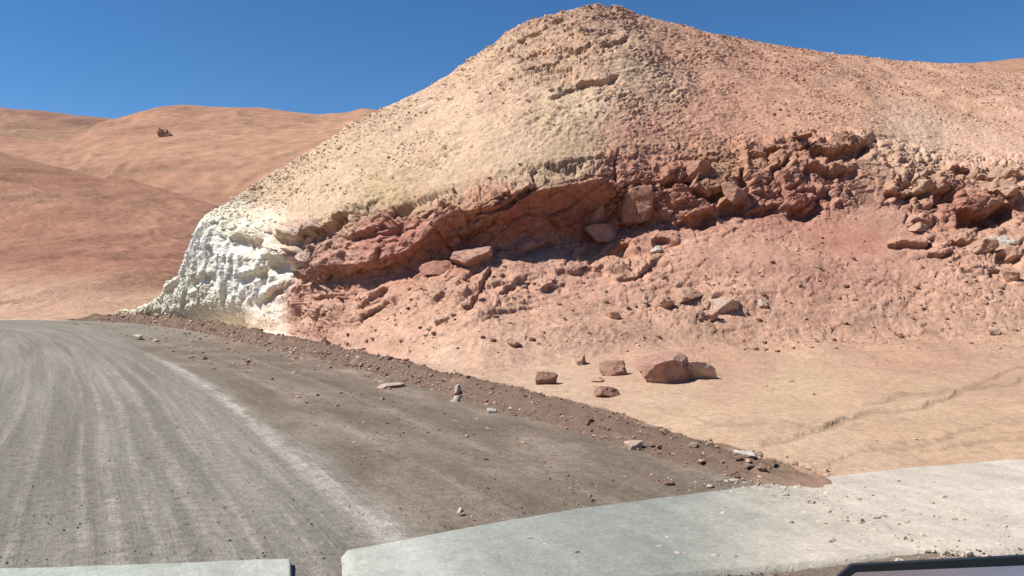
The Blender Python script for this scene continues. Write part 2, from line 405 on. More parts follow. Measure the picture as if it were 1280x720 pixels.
# ---- colours (what the stone and soil are, patch by patch)
CS = [(330, 240, 226, 200, 155), (400, 210, 228, 200, 158), (480, 170, 226, 194, 152), (560, 130, 228, 194, 156), (620, 90, 222, 182, 148), (700, 60, 216, 174, 140), (745, 15, 196, 154, 128),
      (650, 200, 222, 194, 152), (560, 220, 218, 190, 144), (720, 140, 224, 197, 152), (800, 90, 216, 180, 146), (700, 200, 212, 178, 140), (800, 160, 206, 152, 124), (850, 60, 206, 156, 127), (950, 90, 206, 153, 124),
      (480, 240, 214, 184, 140), (420, 250, 222, 194, 148), (900, 140, 208, 152, 124), (1050, 120, 208, 158, 128), (1200, 110, 212, 162, 130), (1280, 160, 216, 166, 138), (1150, 180, 224, 184, 154), (1250, 190, 222, 178, 148), (1140, 220, 222, 178, 146),
      (1000, 200, 206, 150, 120), (900, 210, 204, 150, 116), (800, 220, 205, 142, 116), (560, 180, 226, 194, 152), (400, 240, 226, 200, 152),
      (255, 300, 243, 240, 230), (280, 330, 243, 240, 230), (300, 350, 243, 240, 230), (330, 372, 238, 232, 222), (280, 282, 238, 230, 208), (345, 300, 226, 212, 190), (340, 345, 236, 226, 215), (245, 350, 240, 234, 220),
      (200, 392, 238, 224, 202), (260, 395, 240, 228, 208), (320, 402, 234, 218, 198), (160, 400, 232, 214, 188), (230, 380, 240, 230, 212),
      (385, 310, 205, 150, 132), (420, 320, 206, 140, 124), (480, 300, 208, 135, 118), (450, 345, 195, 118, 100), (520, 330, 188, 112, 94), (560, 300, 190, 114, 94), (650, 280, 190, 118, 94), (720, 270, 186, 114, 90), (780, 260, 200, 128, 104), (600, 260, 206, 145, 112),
      (380, 378, 214, 145, 120), (365, 352, 205, 130, 110), (400, 400, 222, 165, 140), (450, 385, 218, 162, 134), (550, 390, 215, 162, 130), (500, 430, 226, 182, 152), (650, 350, 212, 155, 125), (750, 350, 210, 150, 122), (600, 430, 222, 178, 146), (750, 400, 216, 165, 133),
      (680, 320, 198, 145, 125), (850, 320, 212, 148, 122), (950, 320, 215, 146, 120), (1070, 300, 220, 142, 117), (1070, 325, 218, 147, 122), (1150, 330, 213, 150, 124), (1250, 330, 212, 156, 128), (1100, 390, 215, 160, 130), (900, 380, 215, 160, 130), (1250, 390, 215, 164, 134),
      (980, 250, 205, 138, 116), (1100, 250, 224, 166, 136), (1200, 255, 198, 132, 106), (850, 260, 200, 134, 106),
      (450, 425, 224, 178, 150), (560, 470, 228, 190, 158), (700, 490, 228, 188, 155), (850, 510, 229, 189, 152), (1000, 500, 227, 187, 149), (1150, 500, 226, 185, 147), (1250, 540, 226, 184, 146), (1000, 570, 226, 186, 150), (1280, 450, 220, 176, 141), (1150, 440, 218, 169, 136), (900, 440, 220, 171, 139),
      (100, 402, 218, 180, 145), (-500, 402, 216, 178, 142), (1280, 700, 205, 165, 138), (1900, 400, 215, 165, 135), (1900, 150, 212, 162, 130)]
CS = np.array(CS, float)
_l = CS[:, 2:].mean(1, keepdims=True); CS[:, 2:] = CS[:, 2:] * .86 + _l * .14
red = (CS[:, 2] - CS[:, 4]) > 80
CS[red, 2:] = CS[red, 2:] * .86 + np.array([218, 172, 148]) * .14
tal = (CS[:, 1] > 315) & (CS[:, 1] < 437) & (CS[:, 2] < 225) & (CS[:, 0] > 370) & (CS[:, 2] - CS[:, 4] < 85)
CS[tal, 2:] = CS[tal, 2:] * .45 + np.array([226, 182, 156]) * .55
yel = (CS[:, 3] > 185) & (CS[:, 4] < 170) & (CS[:, 1] < 300)
CS[yel, 2:] = CS[yel, 2:] * .6 + np.array([229, 190, 168]) * .4
CS[:, 2:] += 5
fl_ = CS[:, 1] > 445
CS[fl_, 2:] += np.array([0, 0, 0])
def idw(px, y, wx, wy):
    q = np.stack([px + wx, y + wy], 1)
    num = np.zeros((len(px), 3)); den = np.zeros(len(px))
    for s_ in CS:
        r2 = ((q[:, 0] - s_[0]) / 1.25) ** 2 + (q[:, 1] - s_[1]) ** 2 + (60 if s_[4] > 205 else 420)
        w = 1 / r2 ** 2
        num += w[:, None] * lin(s_[2:]); den += w
    return num / den[:, None]
C = idw(np.clip(pxf, -800, 1900), np.clip(yf, 0, 760), warp[:, 0] * 32, warp[:, 1] * 22) * ALB
# mineral streaks along the bedding: paler and redder seams
seam = fbm(np.stack([Q[:, 0] * .5, Q[:, 1] * .5, Q[:, 2] * 3.2], 1) + warp * .6, 4, 140)
seamk = (.25 + .75 * rockf)[:, None]
C = C * (1 + seamk * .28 * np.clip(seam, -1, 1)[:, None] * np.array([1, .85, .7]))
cellr = voronoi(qw * np.array([2.2, 2.2, 4.0]), 61)[2] if False else fbm(Pf * 2.3, 3, 161) * .5 + .5
C = C * (.93 + .14 * cellr)[:, None]
C = C * (1 + (.13 * np.clip(rip2 * 2, -1, 1) + .07 * rip) * upm)[:, None]
fleck = fbm(Pf * 7.0, 2, 175); C = C * (1 + .16 * np.clip(fleck * 2, -1, 1) * slopem)[:, None]
dark_lichen = sstep(.28, .55, fbm(Pf * 3.3, 3, 170)) * slopem * (1 - wf) * (segf > 5)
C = C * (1 - .16 * dark_lichen)[:, None]
C = C * (1 + wf[:, None] * np.array([.54, .46, .38]))
C = C * (1 + .20 * (segf > 5) * sstep(650, 900, pxf) + .06 * (segf > 2.2))[:, None]
C = C * (1 - .22 * np.clip(rut.ravel(), 0, 1))[:, None]
C = C * np.array([1, .995, .978])
C = np.clip(C, .02, .68)
hill = mesh_np('hillside', P.reshape(-1, 3), grid_faces(NR, NCOL), M_HILL, True, attr=C)
props(hill, 'pale tan and pink rocky hillside cut back beside the road', kind='structure')
Pw = P.reshape(-1, 3); Nw = normals(P).reshape(-1, 3)

def surf(px, y, k_lo=0.5, k_hi=9.0):
    """world point of the built hillside whose survey position is nearest the photo position"""
    m = (np.abs(pxf - px) < 3) & (segf > k_lo) & (segf < k_hi)
    idx = np.nonzero(m)[0]
    q = Pw[idx]; yy = 360 - (q[:, 2] - EYE) / q[:, 1] * F; xx = 640 + q[:, 0] / q[:, 1] * F
    j = idx[np.argmin((xx - px) ** 2 + (yy - y) ** 2)]
    return Vector(Pw[j])

# ------------------------------------------------------------------ wide ground, far hills
def ground_sheet():
    r = np.concatenate([[0], np.geomspace(2, 9000, 60)]); a = np.linspace(0, 2 * np.pi, 97)[:-1]
    V = [[0, 0, -.42]]
    for q in r[1:]: V += [[q * math.cos(t), q * math.sin(t) - 3, -.42 if q > 6 else -.42] for t in a]
    V = np.array(V); V[1:, 2] += (fbm(V[1:] * .01, 3, 8) * np.clip((np.hypot(V[1:, 0], V[1:, 1]) - 80) / 200, 0, 1) * 2)
    n = len(a); Fc = []
    for k in range(len(r) - 2):
        for j in range(n):
            a0 = 1 + k * n + j; a1 = 1 + k * n + (j + 1) % n
            Fc.append((a0, a0 + n, a1 + n, a1))
    for j in range(0, n, 1): Fc.append((0, 1 + j, 1 + (j + 1) % n, 0))
    Fc = np.array(Fc)
    tri = Fc[-n:][:, :3]; quad = Fc[:-n]
    o = mesh_np('ground', V, quad, None, True, attr=np.tile(lin((216, 178, 144)) * ALB, (len(V), 1)))
    o.data.materials.append(M_FAR)
    return props(o, 'sandy ground', kind='structure')
ground_sheet()

def ridge(name, label, tabs, n_rows, cols, amp, freq, color, seed, back=60, mat=M_FAR, drop=True):
    """tabs: list of {px:(y,D)} from foot to crest"""
    px = cols; Ls = [curve(t, px, 12) for t in tabs]
    D, Zz, S = [], [], []
    for k in range(len(Ls) - 1):
        t = np.linspace(0, 1, n_rows[k], endpoint=False)[:, None]
        D.append(Ls[k][1] * (1 - t) + Ls[k + 1][1] * t); Zz.append(Z(Ls[k]) * (1 - t) + Z(Ls[k + 1]) * t); S.append(t * np.ones(len(px)) + k)
    t = np.linspace(0, 1, 8)[:, None]
    D.append(Ls[-1][1] + back * t); Zz.append(Z(Ls[-1]) * (1 - t) ** 1.3 - 3 * t); S.append(len(Ls) - 1 + t * np.ones(len(px)))
    D = np.concatenate(D); Zz = np.concatenate(Zz); S = np.concatenate(S)
    Dn = blur_rows(D, 6); Zn = blur_rows(Zz, 6)
    topk = (S > len(Ls) - 1.25)
    PXX = np.broadcast_to(px, D.shape)
    Pp = np.stack([(PXX - 640) / F * Dn, Dn, Zn], -1); Nn = normals(Pp)
    Nn = np.where(Nn[..., 2:3] < 0, -Nn, Nn)
    q = Pp.reshape(-1, 3)
    w = fbm(q * freq * .5, 3, seed + 5)
    dd = (1 - np.abs(fbm(q * np.array([freq, freq * .6, freq]) + w[:, None] * .8, 5, seed))) ** 2 - .5
    dd = dd * amp + fbm(q * freq * 6, 4, seed + 9) * amp * .12
    edge = (1 - sstep(len(Ls) - 1.3, len(Ls) - 1.0, S) * .75) * sstep(0, .4, S)
    Pp = Pp + Nn * (dd.reshape(D.shape) * edge)[..., None]
    c = np.array([lin(color[0]) * ALB] * len(q)); m = sstep(-.3, .4, fbm(q * freq * .7 + 9, 4, seed + 30))[:, None]
    c2 = lin(color[1]) * ALB
    st = fbm(np.stack([q[:, 0] * freq * .8, q[:, 1] * freq * .8, q[:, 2] * freq * 7], 1), 4, seed + 41)[:, None]
    c = c * (1 - m) + c2 * m
    c = c * (1 + .22 * np.clip(st, -1, 1))
    sp = fbm(q * freq * 22, 3, seed + 61)[:, None]; sp2 = fbm(q * freq * np.array([3, 3, 10]), 4, seed + 63)[:, None]
    c = c * (1 + .26 * np.clip(sp * 1.6, -1, 1) + .2 * np.clip(sp2 * 1.4, -1, 1)) * np.array([.86, .855, .865])
    yy = (360 - (Zn - EYE) / Dn * F).ravel(); ft = sstep(330, 385, yy + 14 * w)[:, None] if len(color) > 2 else 0
    if len(color) > 2: c = c * (1 - ft) + lin(color[2]) * ALB * (1 + .25 * np.clip(st, -1, 1)) * ft
    o = mesh_np(name, Pp.reshape(-1, 3), grid_faces(*D.shape), mat, True, attr=np.clip(c, .02, .7))
    props(o, label, kind='structure')
    return o, Pp

cl = np.concatenate([np.linspace(-2500, -60, 60)[:-1], np.arange(-60, 620, 2.5), np.linspace(620, 760, 20)])
ridge('hill', 'smooth brown slope rising beyond the road', [
    {-2500: (399.5, 42), 0: (399.0, 42), 300: (399, 42), 760: (399, 42)},
    {-2500: (375, 62), 0: (386, 60), 120: (386, 58), 300: (380, 60), 760: (370, 70)},
    {-2500: (300, 110), 0: (300, 100), 120: (305, 95), 250: (320, 95), 400: (340, 95), 760: (340, 100)},
    {-2500: (60, 200), -600: (120, 200), 0: (187, 190), 60: (203, 185), 100: (213, 180), 130: (221, 176), 160: (222, 170), 200: (232, 160), 250: (248, 150), 320: (272, 140), 400: (300, 130), 760: (330, 120)},
], [40, 90, 90], cl, 1.6, .05, ((196, 142, 114), (206, 156, 126), (222, 180, 150)), 200, 90)
ridge('hill', 'tan ridge with a rounded top behind the brown slope', [
    {-2500: (330, 230), 0: (330, 230), 760: (330, 230)},
    {-2500: (230, 300), 0: (230, 300), 160: (215, 300), 300: (225, 290), 400: (215, 290), 760: (210, 300)},
    {-2500: (120, 520), 0: (168, 520), 80: (176, 500), 130: (150, 520), 160: (142, 520), 200: (132, 510), 225: (130, 505), 320: (133, 500), 400: (142, 490), 430: (139, 470), 455: (132, 460), 475: (136, 455), 560: (150, 450), 760: (160, 450)},
], [60, 110], cl, 7, .009, ((208, 156, 126), (218, 170, 136)), 300, 250)
ridge('hill', 'farthest hill ridge in the left distance', [
    {-2500: (330, 560), 760: (330, 560)},
    {-2500: (200, 640), 0: (200, 640), 760: (210, 640)},
    {-2500: (90, 1000), 0: (132, 950), 40: (136, 950), 90: (142, 950), 140: (148, 950), 200: (152, 950), 760: (170, 950)},
], [30, 70], cl, 13, .007, ((190, 142, 118), (206, 162, 128)), 400, 400)
cr = np.concatenate([np.linspace(700, 1080, 30)[:-1], np.arange(1080, 1300, 3.), np.linspace(1300, 3400, 80)])
ridge('hill', 'smooth orange ridge behind the hillside on the far right', [
    {700: (260, 110), 3400: (260, 110)},
    {700: (160, 150), 3400: (160, 150)},
    {700: (120, 230), 980: (80, 230), 1100: (73, 230), 1180: (76, 230), 1220: (76, 230), 1245: (73, 230), 1280: (68, 230), 1400: (50, 230), 3400: (60, 260)},
], [30, 80], cr, 2.5, .03, ((208, 160, 128), (214, 168, 136)), 500, 150)
# hills behind the viewer so that the mirror and the light meet land all round
a_ = np.linspace(math.radians(165), math.radians(375), 160); rr = np.linspace(0, 1, 24)
AA, RR = np.meshgrid(a_, rr)
hz = 46 * np.sin(np.clip(RR, 0, 1) * np.pi / 2) * (.6 + .5 * np.sin(AA * 3.1 + 1) ** 2)
Vb = np.stack([np.cos(AA) * (120 + 260 * RR), np.sin(AA) * (120 + 260 * RR), hz - .6 + 0 * AA], -1).reshape(-1, 3)
Vb[:, 2] += fbm(Vb * .02, 4, 600) * 6 * RR.ravel()
props(mesh_np('hill', Vb, grid_faces(24, 160), M_FAR, True, attr=np.tile(lin((206, 156, 126)) * ALB, (len(Vb), 1))), 'tan hills behind the viewpoint', kind='structure')

# ------------------------------------------------------------------ road
ctrl = np.array([(7.2, -14), (5.4, -6), (4.0, 0), (3.1, 3.2), (2.55, 5.0), (1.96, 6.56), (.96, 8.04), (-.2, 10.4), (-2.3, 14.3), (-5.2, 19.2), (-8.6, 24.6), (-13, 31.2), (-17, 35.9), (-19.6, 37.8), (-24, 39.0), (-34, 39.6), (-60, 39.2), (-140, 34)])
def resample(c, step):
    pts = []
    for i in range(len(c) - 1):
        p0 = c[max(i - 1, 0)]; p1 = c[i]; p2 = c[i + 1]; p3 = c[min(i + 2, len(c) - 1)]
        n = max(2, int(np.linalg.norm(p2 - p1) / step))
        for t in np.linspace(0, 1, n, endpoint=False):
            pts.append(.5 * (2 * p1 + (p2 - p0) * t + (2 * p0 - 5 * p1 + 4 * p2 - p3) * t * t + (3 * p1 - p0 - 3 * p2 + p3) * t ** 3))
    return np.array(pts)
B = resample(ctrl, .12)
for _ in range(350): B[1:-1] = .25 * B[:-2] + .5 * B[1:-1] + .25 * B[2:]
Tn = np.gradient(B, axis=0); Tn /= np.linalg.norm(Tn, axis=1, keepdims=True)
Nl = np.stack([-Tn[:, 1], Tn[:, 0]], 1)            # to the left of travel
sB = np.concatenate([[0], np.cumsum(np.linalg.norm(np.diff(B, axis=0), axis=1))])
Nsm = Nl.copy()
for _ in range(2500): Nsm[1:-1] = .25 * Nsm[:-2] + .5 * Nsm[1:-1] + .25 * Nsm[2:]
Nsm /= np.linalg.norm(Nsm, axis=1, keepdims=True)
wv = np.concatenate([np.arange(-.1, 5, .05), np.linspace(5, 15, 90)])
W_, S_ = np.meshgrid(wv, sB)
Xr = B[:, None, 0] + Nsm[:, None, 0] * W_; Yr = B[:, None, 1] + Nsm[:, None, 1] * W_
q = np.stack([W_.ravel(), S_.ravel(), 0 * W_.ravel()], 1)
rn = fbm(q * np.array([2.2, .12, 1]), 4, 700); rn2 = fbm(q * np.array([.5, .35, 1]), 3, 710); rn3 = fbm(q * np.array([6, 4, 1]), 3, 720)
bank = np.exp(-(W_.ravel() / .35) ** 2) * .03
zr = .012 + rn * .016 + rn2 * .01 + rn3 * .006 * (1 + 1.5 * (W_.ravel() < 2.6)) + bank
zr += .018 * np.exp(-((W_.ravel() - 2.92 - .03 * rn2) / .09) ** 2)
zr = np.maximum(zr, .006)
zr -= .12 * sstep(14, 15, W_.ravel())

def road_mat():
    m = NT('graded_gravel_road'); uv = m.attr('lane', 1); P_ = m.coord()
    st = m.noise(m.mapping(uv, (2.0, .10, 1)), 1.0, 6, .62, .25)
    st2 = m.noise(m.mapping(uv, (6.5, .22, 1)), 1.0, 5, .65, .3)
    bl = m.noise(P_, .5, 4, .5); fine = m.noise(P_, 24, 6, .7); grain = m.noise(P_, 90, 3, .6)
    sx = m.n('ShaderNodeSeparateXYZ'); m.l(uv, sx.inputs[0]); w = sx.outputs[0]; s = sx.outputs[1]
    grey = m.ramp(st, [(.30, (.135, .119, .095)), (.5, (.163, .146, .118)), (.68, (.198, .178, .146))])
    grey = m.mix(1.0, grey, m.ramp(st2, [(.32, .86), (.5, 1.0), (.68, 1.2)]), 'MULTIPLY')
    brown = m.ramp(m.noise(m.mapping(uv, (1.4, .5, 1)), 1.0, 6, .6, .3), [(.3, (.100, .076, .055)), (.52, (.148, .113, .083)), (.7, (.215, .168, .128))])
    # brown loose soil next to the windrow
    ww = m.math('ADD', w, m.math('MULTIPLY', m.math('SUBTRACT', st, .5), 1.6))
    ww = m.math('ADD', ww, m.math('MULTIPLY', m.math('SUBTRACT', bl, .5), 1.2))
    k = m.n('ShaderNodeMapRange', interpolation_type='SMOOTHSTEP'); m.l(ww, k.inputs[0]); k.inputs[1].default_value = 2.3; k.inputs[2].default_value = 3.1
    far = m.n('ShaderNodeMapRange', interpolation_type='SMOOTHSTEP'); m.l(s, far.inputs[0]); far.inputs[1].default_value = 38; far.inputs[2].default_value = 50
    kk = m.math('MAXIMUM', k.outputs[0], m.math('MULTIPLY', far.outputs[0], .75))
    c = m.mix(kk, brown, grey)
    fade = m.n('ShaderNodeMapRange', interpolation_type='SMOOTHSTEP'); m.l(s, fade.inputs[0]); fade.inputs[1].default_value = 40; fade.inputs[2].default_value = 33
    def track(cen, wid, amt, c, nz=st):
        wob = m.math('ADD', w, m.math('MULTIPLY', m.math('SUBTRACT', bl, .5), .10))
        dx = m.math('DIVIDE', m.math('SUBTRACT', wob, cen), wid)
        g = m.math('POWER', 2.718, m.math('MULTIPLY', m.math('MULTIPLY', dx, dx), -1))
        rag = m.math('MULTIPLY', m.ramp(m.noise(m.mapping(uv, (3, .5, 1)), 2.0, 5, .7), [(.36, .1), (.6, 1.0)]), m.ramp(m.noise(m.mapping(uv, (3, 6, 1)), 1.0, 5, .7), [(.38, .25), (.56, 1.0)]))
        g = m.math('MULTIPLY', m.math('MULTIPLY', g, m.math('MULTIPLY', rag, fade.outputs[0])), amt, True)
        return m.mix(g, c, (.33, .295, .245))
    for cen, wid, amt in ((2.92, .12, 1.15), (2.05, .09, .35), (1.2, .08, .3), (3.45, .04, .45), (3.75, .035, .5), (4.02, .05, .6), (4.3, .035, .5), (4.52, .045, .65), (4.72, .03, .5), (5.1, .03, .35), (5.45, .04, .4), (5.95, .06, .4), (6.7, .05, .35), (7.4, .08, .3)):
        c = track(cen, wid, amt, c)
    c = m.mix(1.0, c, m.ramp(fine, [(.28, .72), (.5, 1.0), (.72, 1.22)]), 'MULTIPLY')
    c = m.mix(1.0, c, m.ramp(grain, [(.3, .80), (.5, 1.0), (.72, 1.2)]), 'MULTIPLY')
    lumps = m.noise(P_, 9, 5, .7)
    c = m.mix(1.0, c, m.ramp(lumps, [(.32, .92), (.5, 1.14), (.7, 1.34)]), 'MULTIPLY')
    m.l(c, m.b.inputs['Base Color']); m.b.inputs['Roughness'].default_value = .93; m.b.inputs['Specular IOR Level'].default_value = .2
    b = m.bump(st2, .03, .7); b = m.bump(fine, .02, .9, b); b = m.bump(grain, .006, .8, b); m.l(b, m.b.inputs['Normal'])
    return m.m
road = mesh_np('road', np.stack([Xr.ravel(), Yr.ravel(), zr], 1), grid_faces(*W_.shape)[:, ::-1], road_mat(), True, uv=np.stack([W_.ravel(), S_.ravel()], 1))
props(road, 'grey graded gravel road with pale wheel streaks', kind='structure')

# windrow (berm) along the road edge
wb = np.linspace(-1.05, .22, 60); iB = (B[:, 1] > 4.6) & (B[:, 0] > -21.5)
Bs, Ns, Ss = B[iB], Nsm[iB], sB[iB]
Wb, Sb = np.meshgrid(wb, Ss)
sf0, wf0 = Sb.ravel(), Wb.ravel()
up = np.interp(sf0, [Ss[0], Ss[0] + 1.4, Ss[0] + 2.6, Ss[0] + 5, Ss[-1] - 6, Ss[-1] - 1.5, Ss[-1]], [.0, .02, .13, .22, .40, .32, .0])
qq = np.stack([wf0, sf0, 0 * wf0], 1)
cen = -.42 + .1 * fbm(qq * np.array([0, .5, 1]), 3, 801)
prof = np.where(wf0 < cen, 1 - sstep(0, .55, cen - wf0), 1 - sstep(0, .5, wf0 - cen))
prof = prof ** .8
zb = up * prof * (1 + .5 * fbm(qq * np.array([1.2, .7, 1]), 3, 803)) + .05 * fbm(qq * np.array([5, 3, 1]), 4, 805) * np.clip(prof * 3, 0, 1) * np.clip(up / .1, 0, 1)
blk = blocks(np.stack([wf0 * 7, sf0 * 7, 0 * wf0], 1), 88, .8, .3, .15)
zb += .03 * blk * np.clip(prof * 2, 0, 1) * np.clip(up / .08, 0, 1) + .016 - .05 * (prof < .02)
Vb = np.stack([(Bs[:, None, 0] + Ns[:, None, 0] * Wb).ravel(), (Bs[:, None, 1] + Ns[:, None, 1] * Wb).ravel(), zb], 1)
cb = np.array([lin((138, 115, 98)) * ALB] * len(Vb)); tan = lin((222, 180, 150)) * ALB; pk = lin((184, 152, 130)) * ALB
m1 = sstep(-.42, -.85, wf0 + .25 * fbm(qq * 2, 3, 807))[:, None]; m2 = sstep(.1, .5, fbm(qq * np.array([2.5, 1.3, 1]), 4, 809))[:, None]
cb = cb * (1 - m2 * .7) + pk * m2 * .7; m1 = np.maximum(m1, sstep(Ss[0] + 2.6, Ss[0] + .6, sf0 + .8 * fbm(qq * 1.5, 3, 811))[:, None] * .8); cb = cb * (1 - m1) + tan * m1
berm = mesh_np('earth_berm', Vb, grid_faces(*Wb.shape)[:, ::-1], M_HILL, True, attr=cb)
props(berm, 'low windrow of graded earth along the road edge', kind='structure')

# windscreen reflection, painted as a pale opaque sheet lying on the ground
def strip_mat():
    m = NT('windscreen_reflection'); P_ = m.coord(); uv = m.attr('lane', 1)
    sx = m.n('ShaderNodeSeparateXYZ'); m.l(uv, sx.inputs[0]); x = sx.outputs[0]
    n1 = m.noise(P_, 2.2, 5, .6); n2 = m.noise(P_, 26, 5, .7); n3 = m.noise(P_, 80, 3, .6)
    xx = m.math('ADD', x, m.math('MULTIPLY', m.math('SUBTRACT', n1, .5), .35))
    base = m.ramp(m.math('DIVIDE', xx, 6.0), [(.0, (.33, .345, .30)), (.34, (.345, .35, .292)), (.41, (.295, .305, .258)), (.50, (.228, .235, .200)), (.66, (.218, .222, .188)), (.73, (.31, .285, .232)), (.80, (.42, .365, .29)), (1.0, (.445, .385, .31))])  # reflection tint: greenish over the road, cream over the sand
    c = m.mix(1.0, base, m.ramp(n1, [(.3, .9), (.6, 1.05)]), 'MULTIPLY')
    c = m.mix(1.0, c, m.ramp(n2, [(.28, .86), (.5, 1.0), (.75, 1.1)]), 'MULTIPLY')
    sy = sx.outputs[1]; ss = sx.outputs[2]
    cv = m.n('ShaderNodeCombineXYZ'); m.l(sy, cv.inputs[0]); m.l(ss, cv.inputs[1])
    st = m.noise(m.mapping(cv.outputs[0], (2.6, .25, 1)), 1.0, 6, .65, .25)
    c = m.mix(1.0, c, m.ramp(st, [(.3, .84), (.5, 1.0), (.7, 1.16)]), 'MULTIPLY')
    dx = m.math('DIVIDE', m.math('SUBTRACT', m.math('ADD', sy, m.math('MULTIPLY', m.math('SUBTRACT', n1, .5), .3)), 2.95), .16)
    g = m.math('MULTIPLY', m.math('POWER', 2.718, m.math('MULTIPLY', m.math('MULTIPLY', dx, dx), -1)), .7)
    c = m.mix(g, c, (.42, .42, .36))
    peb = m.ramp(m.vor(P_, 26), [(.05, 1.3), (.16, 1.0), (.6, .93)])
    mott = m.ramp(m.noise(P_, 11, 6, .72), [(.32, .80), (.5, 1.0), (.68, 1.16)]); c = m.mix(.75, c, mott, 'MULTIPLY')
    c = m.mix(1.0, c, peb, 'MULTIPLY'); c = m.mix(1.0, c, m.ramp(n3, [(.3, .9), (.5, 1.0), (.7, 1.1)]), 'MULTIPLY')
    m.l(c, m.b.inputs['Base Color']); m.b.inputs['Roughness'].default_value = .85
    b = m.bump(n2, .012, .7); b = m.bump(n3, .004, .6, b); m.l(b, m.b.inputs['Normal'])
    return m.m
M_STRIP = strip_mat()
def gp(px, y): D = (EYE - .048) * F / (y - 360); return np.array([(px - 640) / F * D, D])
def ground_strip(top, bot, name='reflection_strip'):
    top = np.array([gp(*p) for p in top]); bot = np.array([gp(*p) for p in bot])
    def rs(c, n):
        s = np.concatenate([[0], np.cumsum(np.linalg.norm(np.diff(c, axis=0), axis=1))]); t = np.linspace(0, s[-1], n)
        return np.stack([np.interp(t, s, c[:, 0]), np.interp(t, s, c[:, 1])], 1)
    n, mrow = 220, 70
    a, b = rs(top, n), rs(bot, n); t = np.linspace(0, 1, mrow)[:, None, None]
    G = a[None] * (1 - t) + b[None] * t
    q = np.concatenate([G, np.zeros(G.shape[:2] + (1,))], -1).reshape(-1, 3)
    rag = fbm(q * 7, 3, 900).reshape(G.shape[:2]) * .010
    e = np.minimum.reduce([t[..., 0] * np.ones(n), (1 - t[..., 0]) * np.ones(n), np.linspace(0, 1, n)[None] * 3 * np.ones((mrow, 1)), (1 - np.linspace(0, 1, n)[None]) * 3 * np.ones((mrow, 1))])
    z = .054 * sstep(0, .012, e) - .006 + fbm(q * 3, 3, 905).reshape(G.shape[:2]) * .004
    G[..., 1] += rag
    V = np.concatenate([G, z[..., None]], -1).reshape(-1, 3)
    # coordinates for the painted reflection: across the view, off the road edge, along it
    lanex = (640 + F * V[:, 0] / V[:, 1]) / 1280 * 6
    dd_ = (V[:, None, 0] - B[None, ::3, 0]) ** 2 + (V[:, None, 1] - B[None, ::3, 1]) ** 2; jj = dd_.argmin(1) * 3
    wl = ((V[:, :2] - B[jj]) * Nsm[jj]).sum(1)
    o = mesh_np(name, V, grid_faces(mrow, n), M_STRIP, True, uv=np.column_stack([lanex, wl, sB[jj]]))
    return props(o, 'pale windscreen reflection painted on a ground strip in the foreground', kind='structure')
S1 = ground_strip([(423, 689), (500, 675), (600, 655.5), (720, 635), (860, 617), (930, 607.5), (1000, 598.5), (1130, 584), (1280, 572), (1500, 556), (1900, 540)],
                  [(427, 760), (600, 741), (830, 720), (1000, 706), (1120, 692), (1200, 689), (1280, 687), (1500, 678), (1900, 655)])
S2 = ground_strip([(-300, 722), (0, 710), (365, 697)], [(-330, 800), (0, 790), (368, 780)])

# ------------------------------------------------------------------ stones as loose material
t_ = (1 + 5 ** .5) / 2
ICO = np.array([(-1, t_, 0), (1, t_, 0), (-1, -t_, 0), (1, -t_, 0), (0, -1, t_), (0, 1, t_), (0, -1, -t_), (0, 1, -t_), (t_, 0, -1), (t_, 0, 1), (-t_, 0, -1), (-t_, 0, 1)]) / math.sqrt(1 + t_ * t_)
ICF = np.array([(0, 11, 5), (0, 5, 1), (0, 1, 7), (0, 7, 10), (0, 10, 11), (1, 5, 9), (5, 11, 4), (11, 10, 2), (10, 7, 6), (7, 1, 8), (3, 9, 4), (3, 4, 2), (3, 2, 6), (3, 6, 8), (3, 8, 9), (4, 9, 5), (2, 4, 11), (6, 2, 10), (8, 6, 7), (9, 8, 1)])
def scatter(name, pos, rad, col, label, sink=.25, seed=1):
    r = np.random.default_rng(seed); n = len(pos)
    V = ICO[None] * (1 + .32 * r.standard_normal((n, 12, 1)).clip(-1.6, 1.6))
    V = V * np.stack([r.uniform(.8, 1.5, n), r.uniform(.6, 1.1, n), r.uniform(.45, .85, n)], 1)[:, None]
    a = r.uniform(0, 2 * np.pi, n); c, s = np.cos(a), np.sin(a)
    x = V[..., 0] * c[:, None] - V[..., 1] * s[:, None]; y = V[..., 0] * s[:, None] + V[..., 1] * c[:, None]
    V = np.stack([x, y, V[..., 2]], -1) * rad[:, None, None] + pos[:, None]
    V[..., 2] += (rad * (.35 - sink))[:, None]
    Fc = (ICF[None] + (np.arange(n) * 12)[:, None, None]).reshape(-1, 3)
    o = mesh_np(name, V.reshape(-1, 3), Fc, M_SCREE, False, attr=np.repeat(col, 12, axis=0))
    return props(o, label, name, kind='stuff')
vis = np.nonzero((pxf > 130) & (pxf < 1310) & (segf > 1.05) & (segf < 8.9))[0]
area = (Pw[vis, 1] / 25.) ** 2
dens = np.clip(.25 + patch[vis] + .5 * rockf[vis], 0, 2) * (1 - .8 * smooth_z.ravel()[vis])
dens *= np.where(yf[vis] > 440, .22, 1.0) * np.where((segf[vis] > 3) & (segf[vis] < 5) & (pxf[vis] < 780), .12, 1)
dens *= 1 + 1.0 * np.exp(-((yf[vis] - 425) / 14) ** 2) * (pxf[vis] > 850) * 1.6
pr = area * dens; pr /= pr.sum()
ii = RNG.choice(vis, 34000, p=pr)
rad = .010 + .027 * RNG.pareto(3.4, len(ii)).clip(0, 1.7)
rad *= np.clip(Pw[ii, 1] / 24, .7, 1.5)
tintv = np.where(RNG.random(len(ii)) < .3, 1.3, 1.08) * RNG.uniform(.85, 1.15, len(ii))
scatter('scree', Pw[ii], rad, np.clip(C[ii] * tintv[:, None], .02, .75), 'loose stones strewn over the hillside', seed=3)

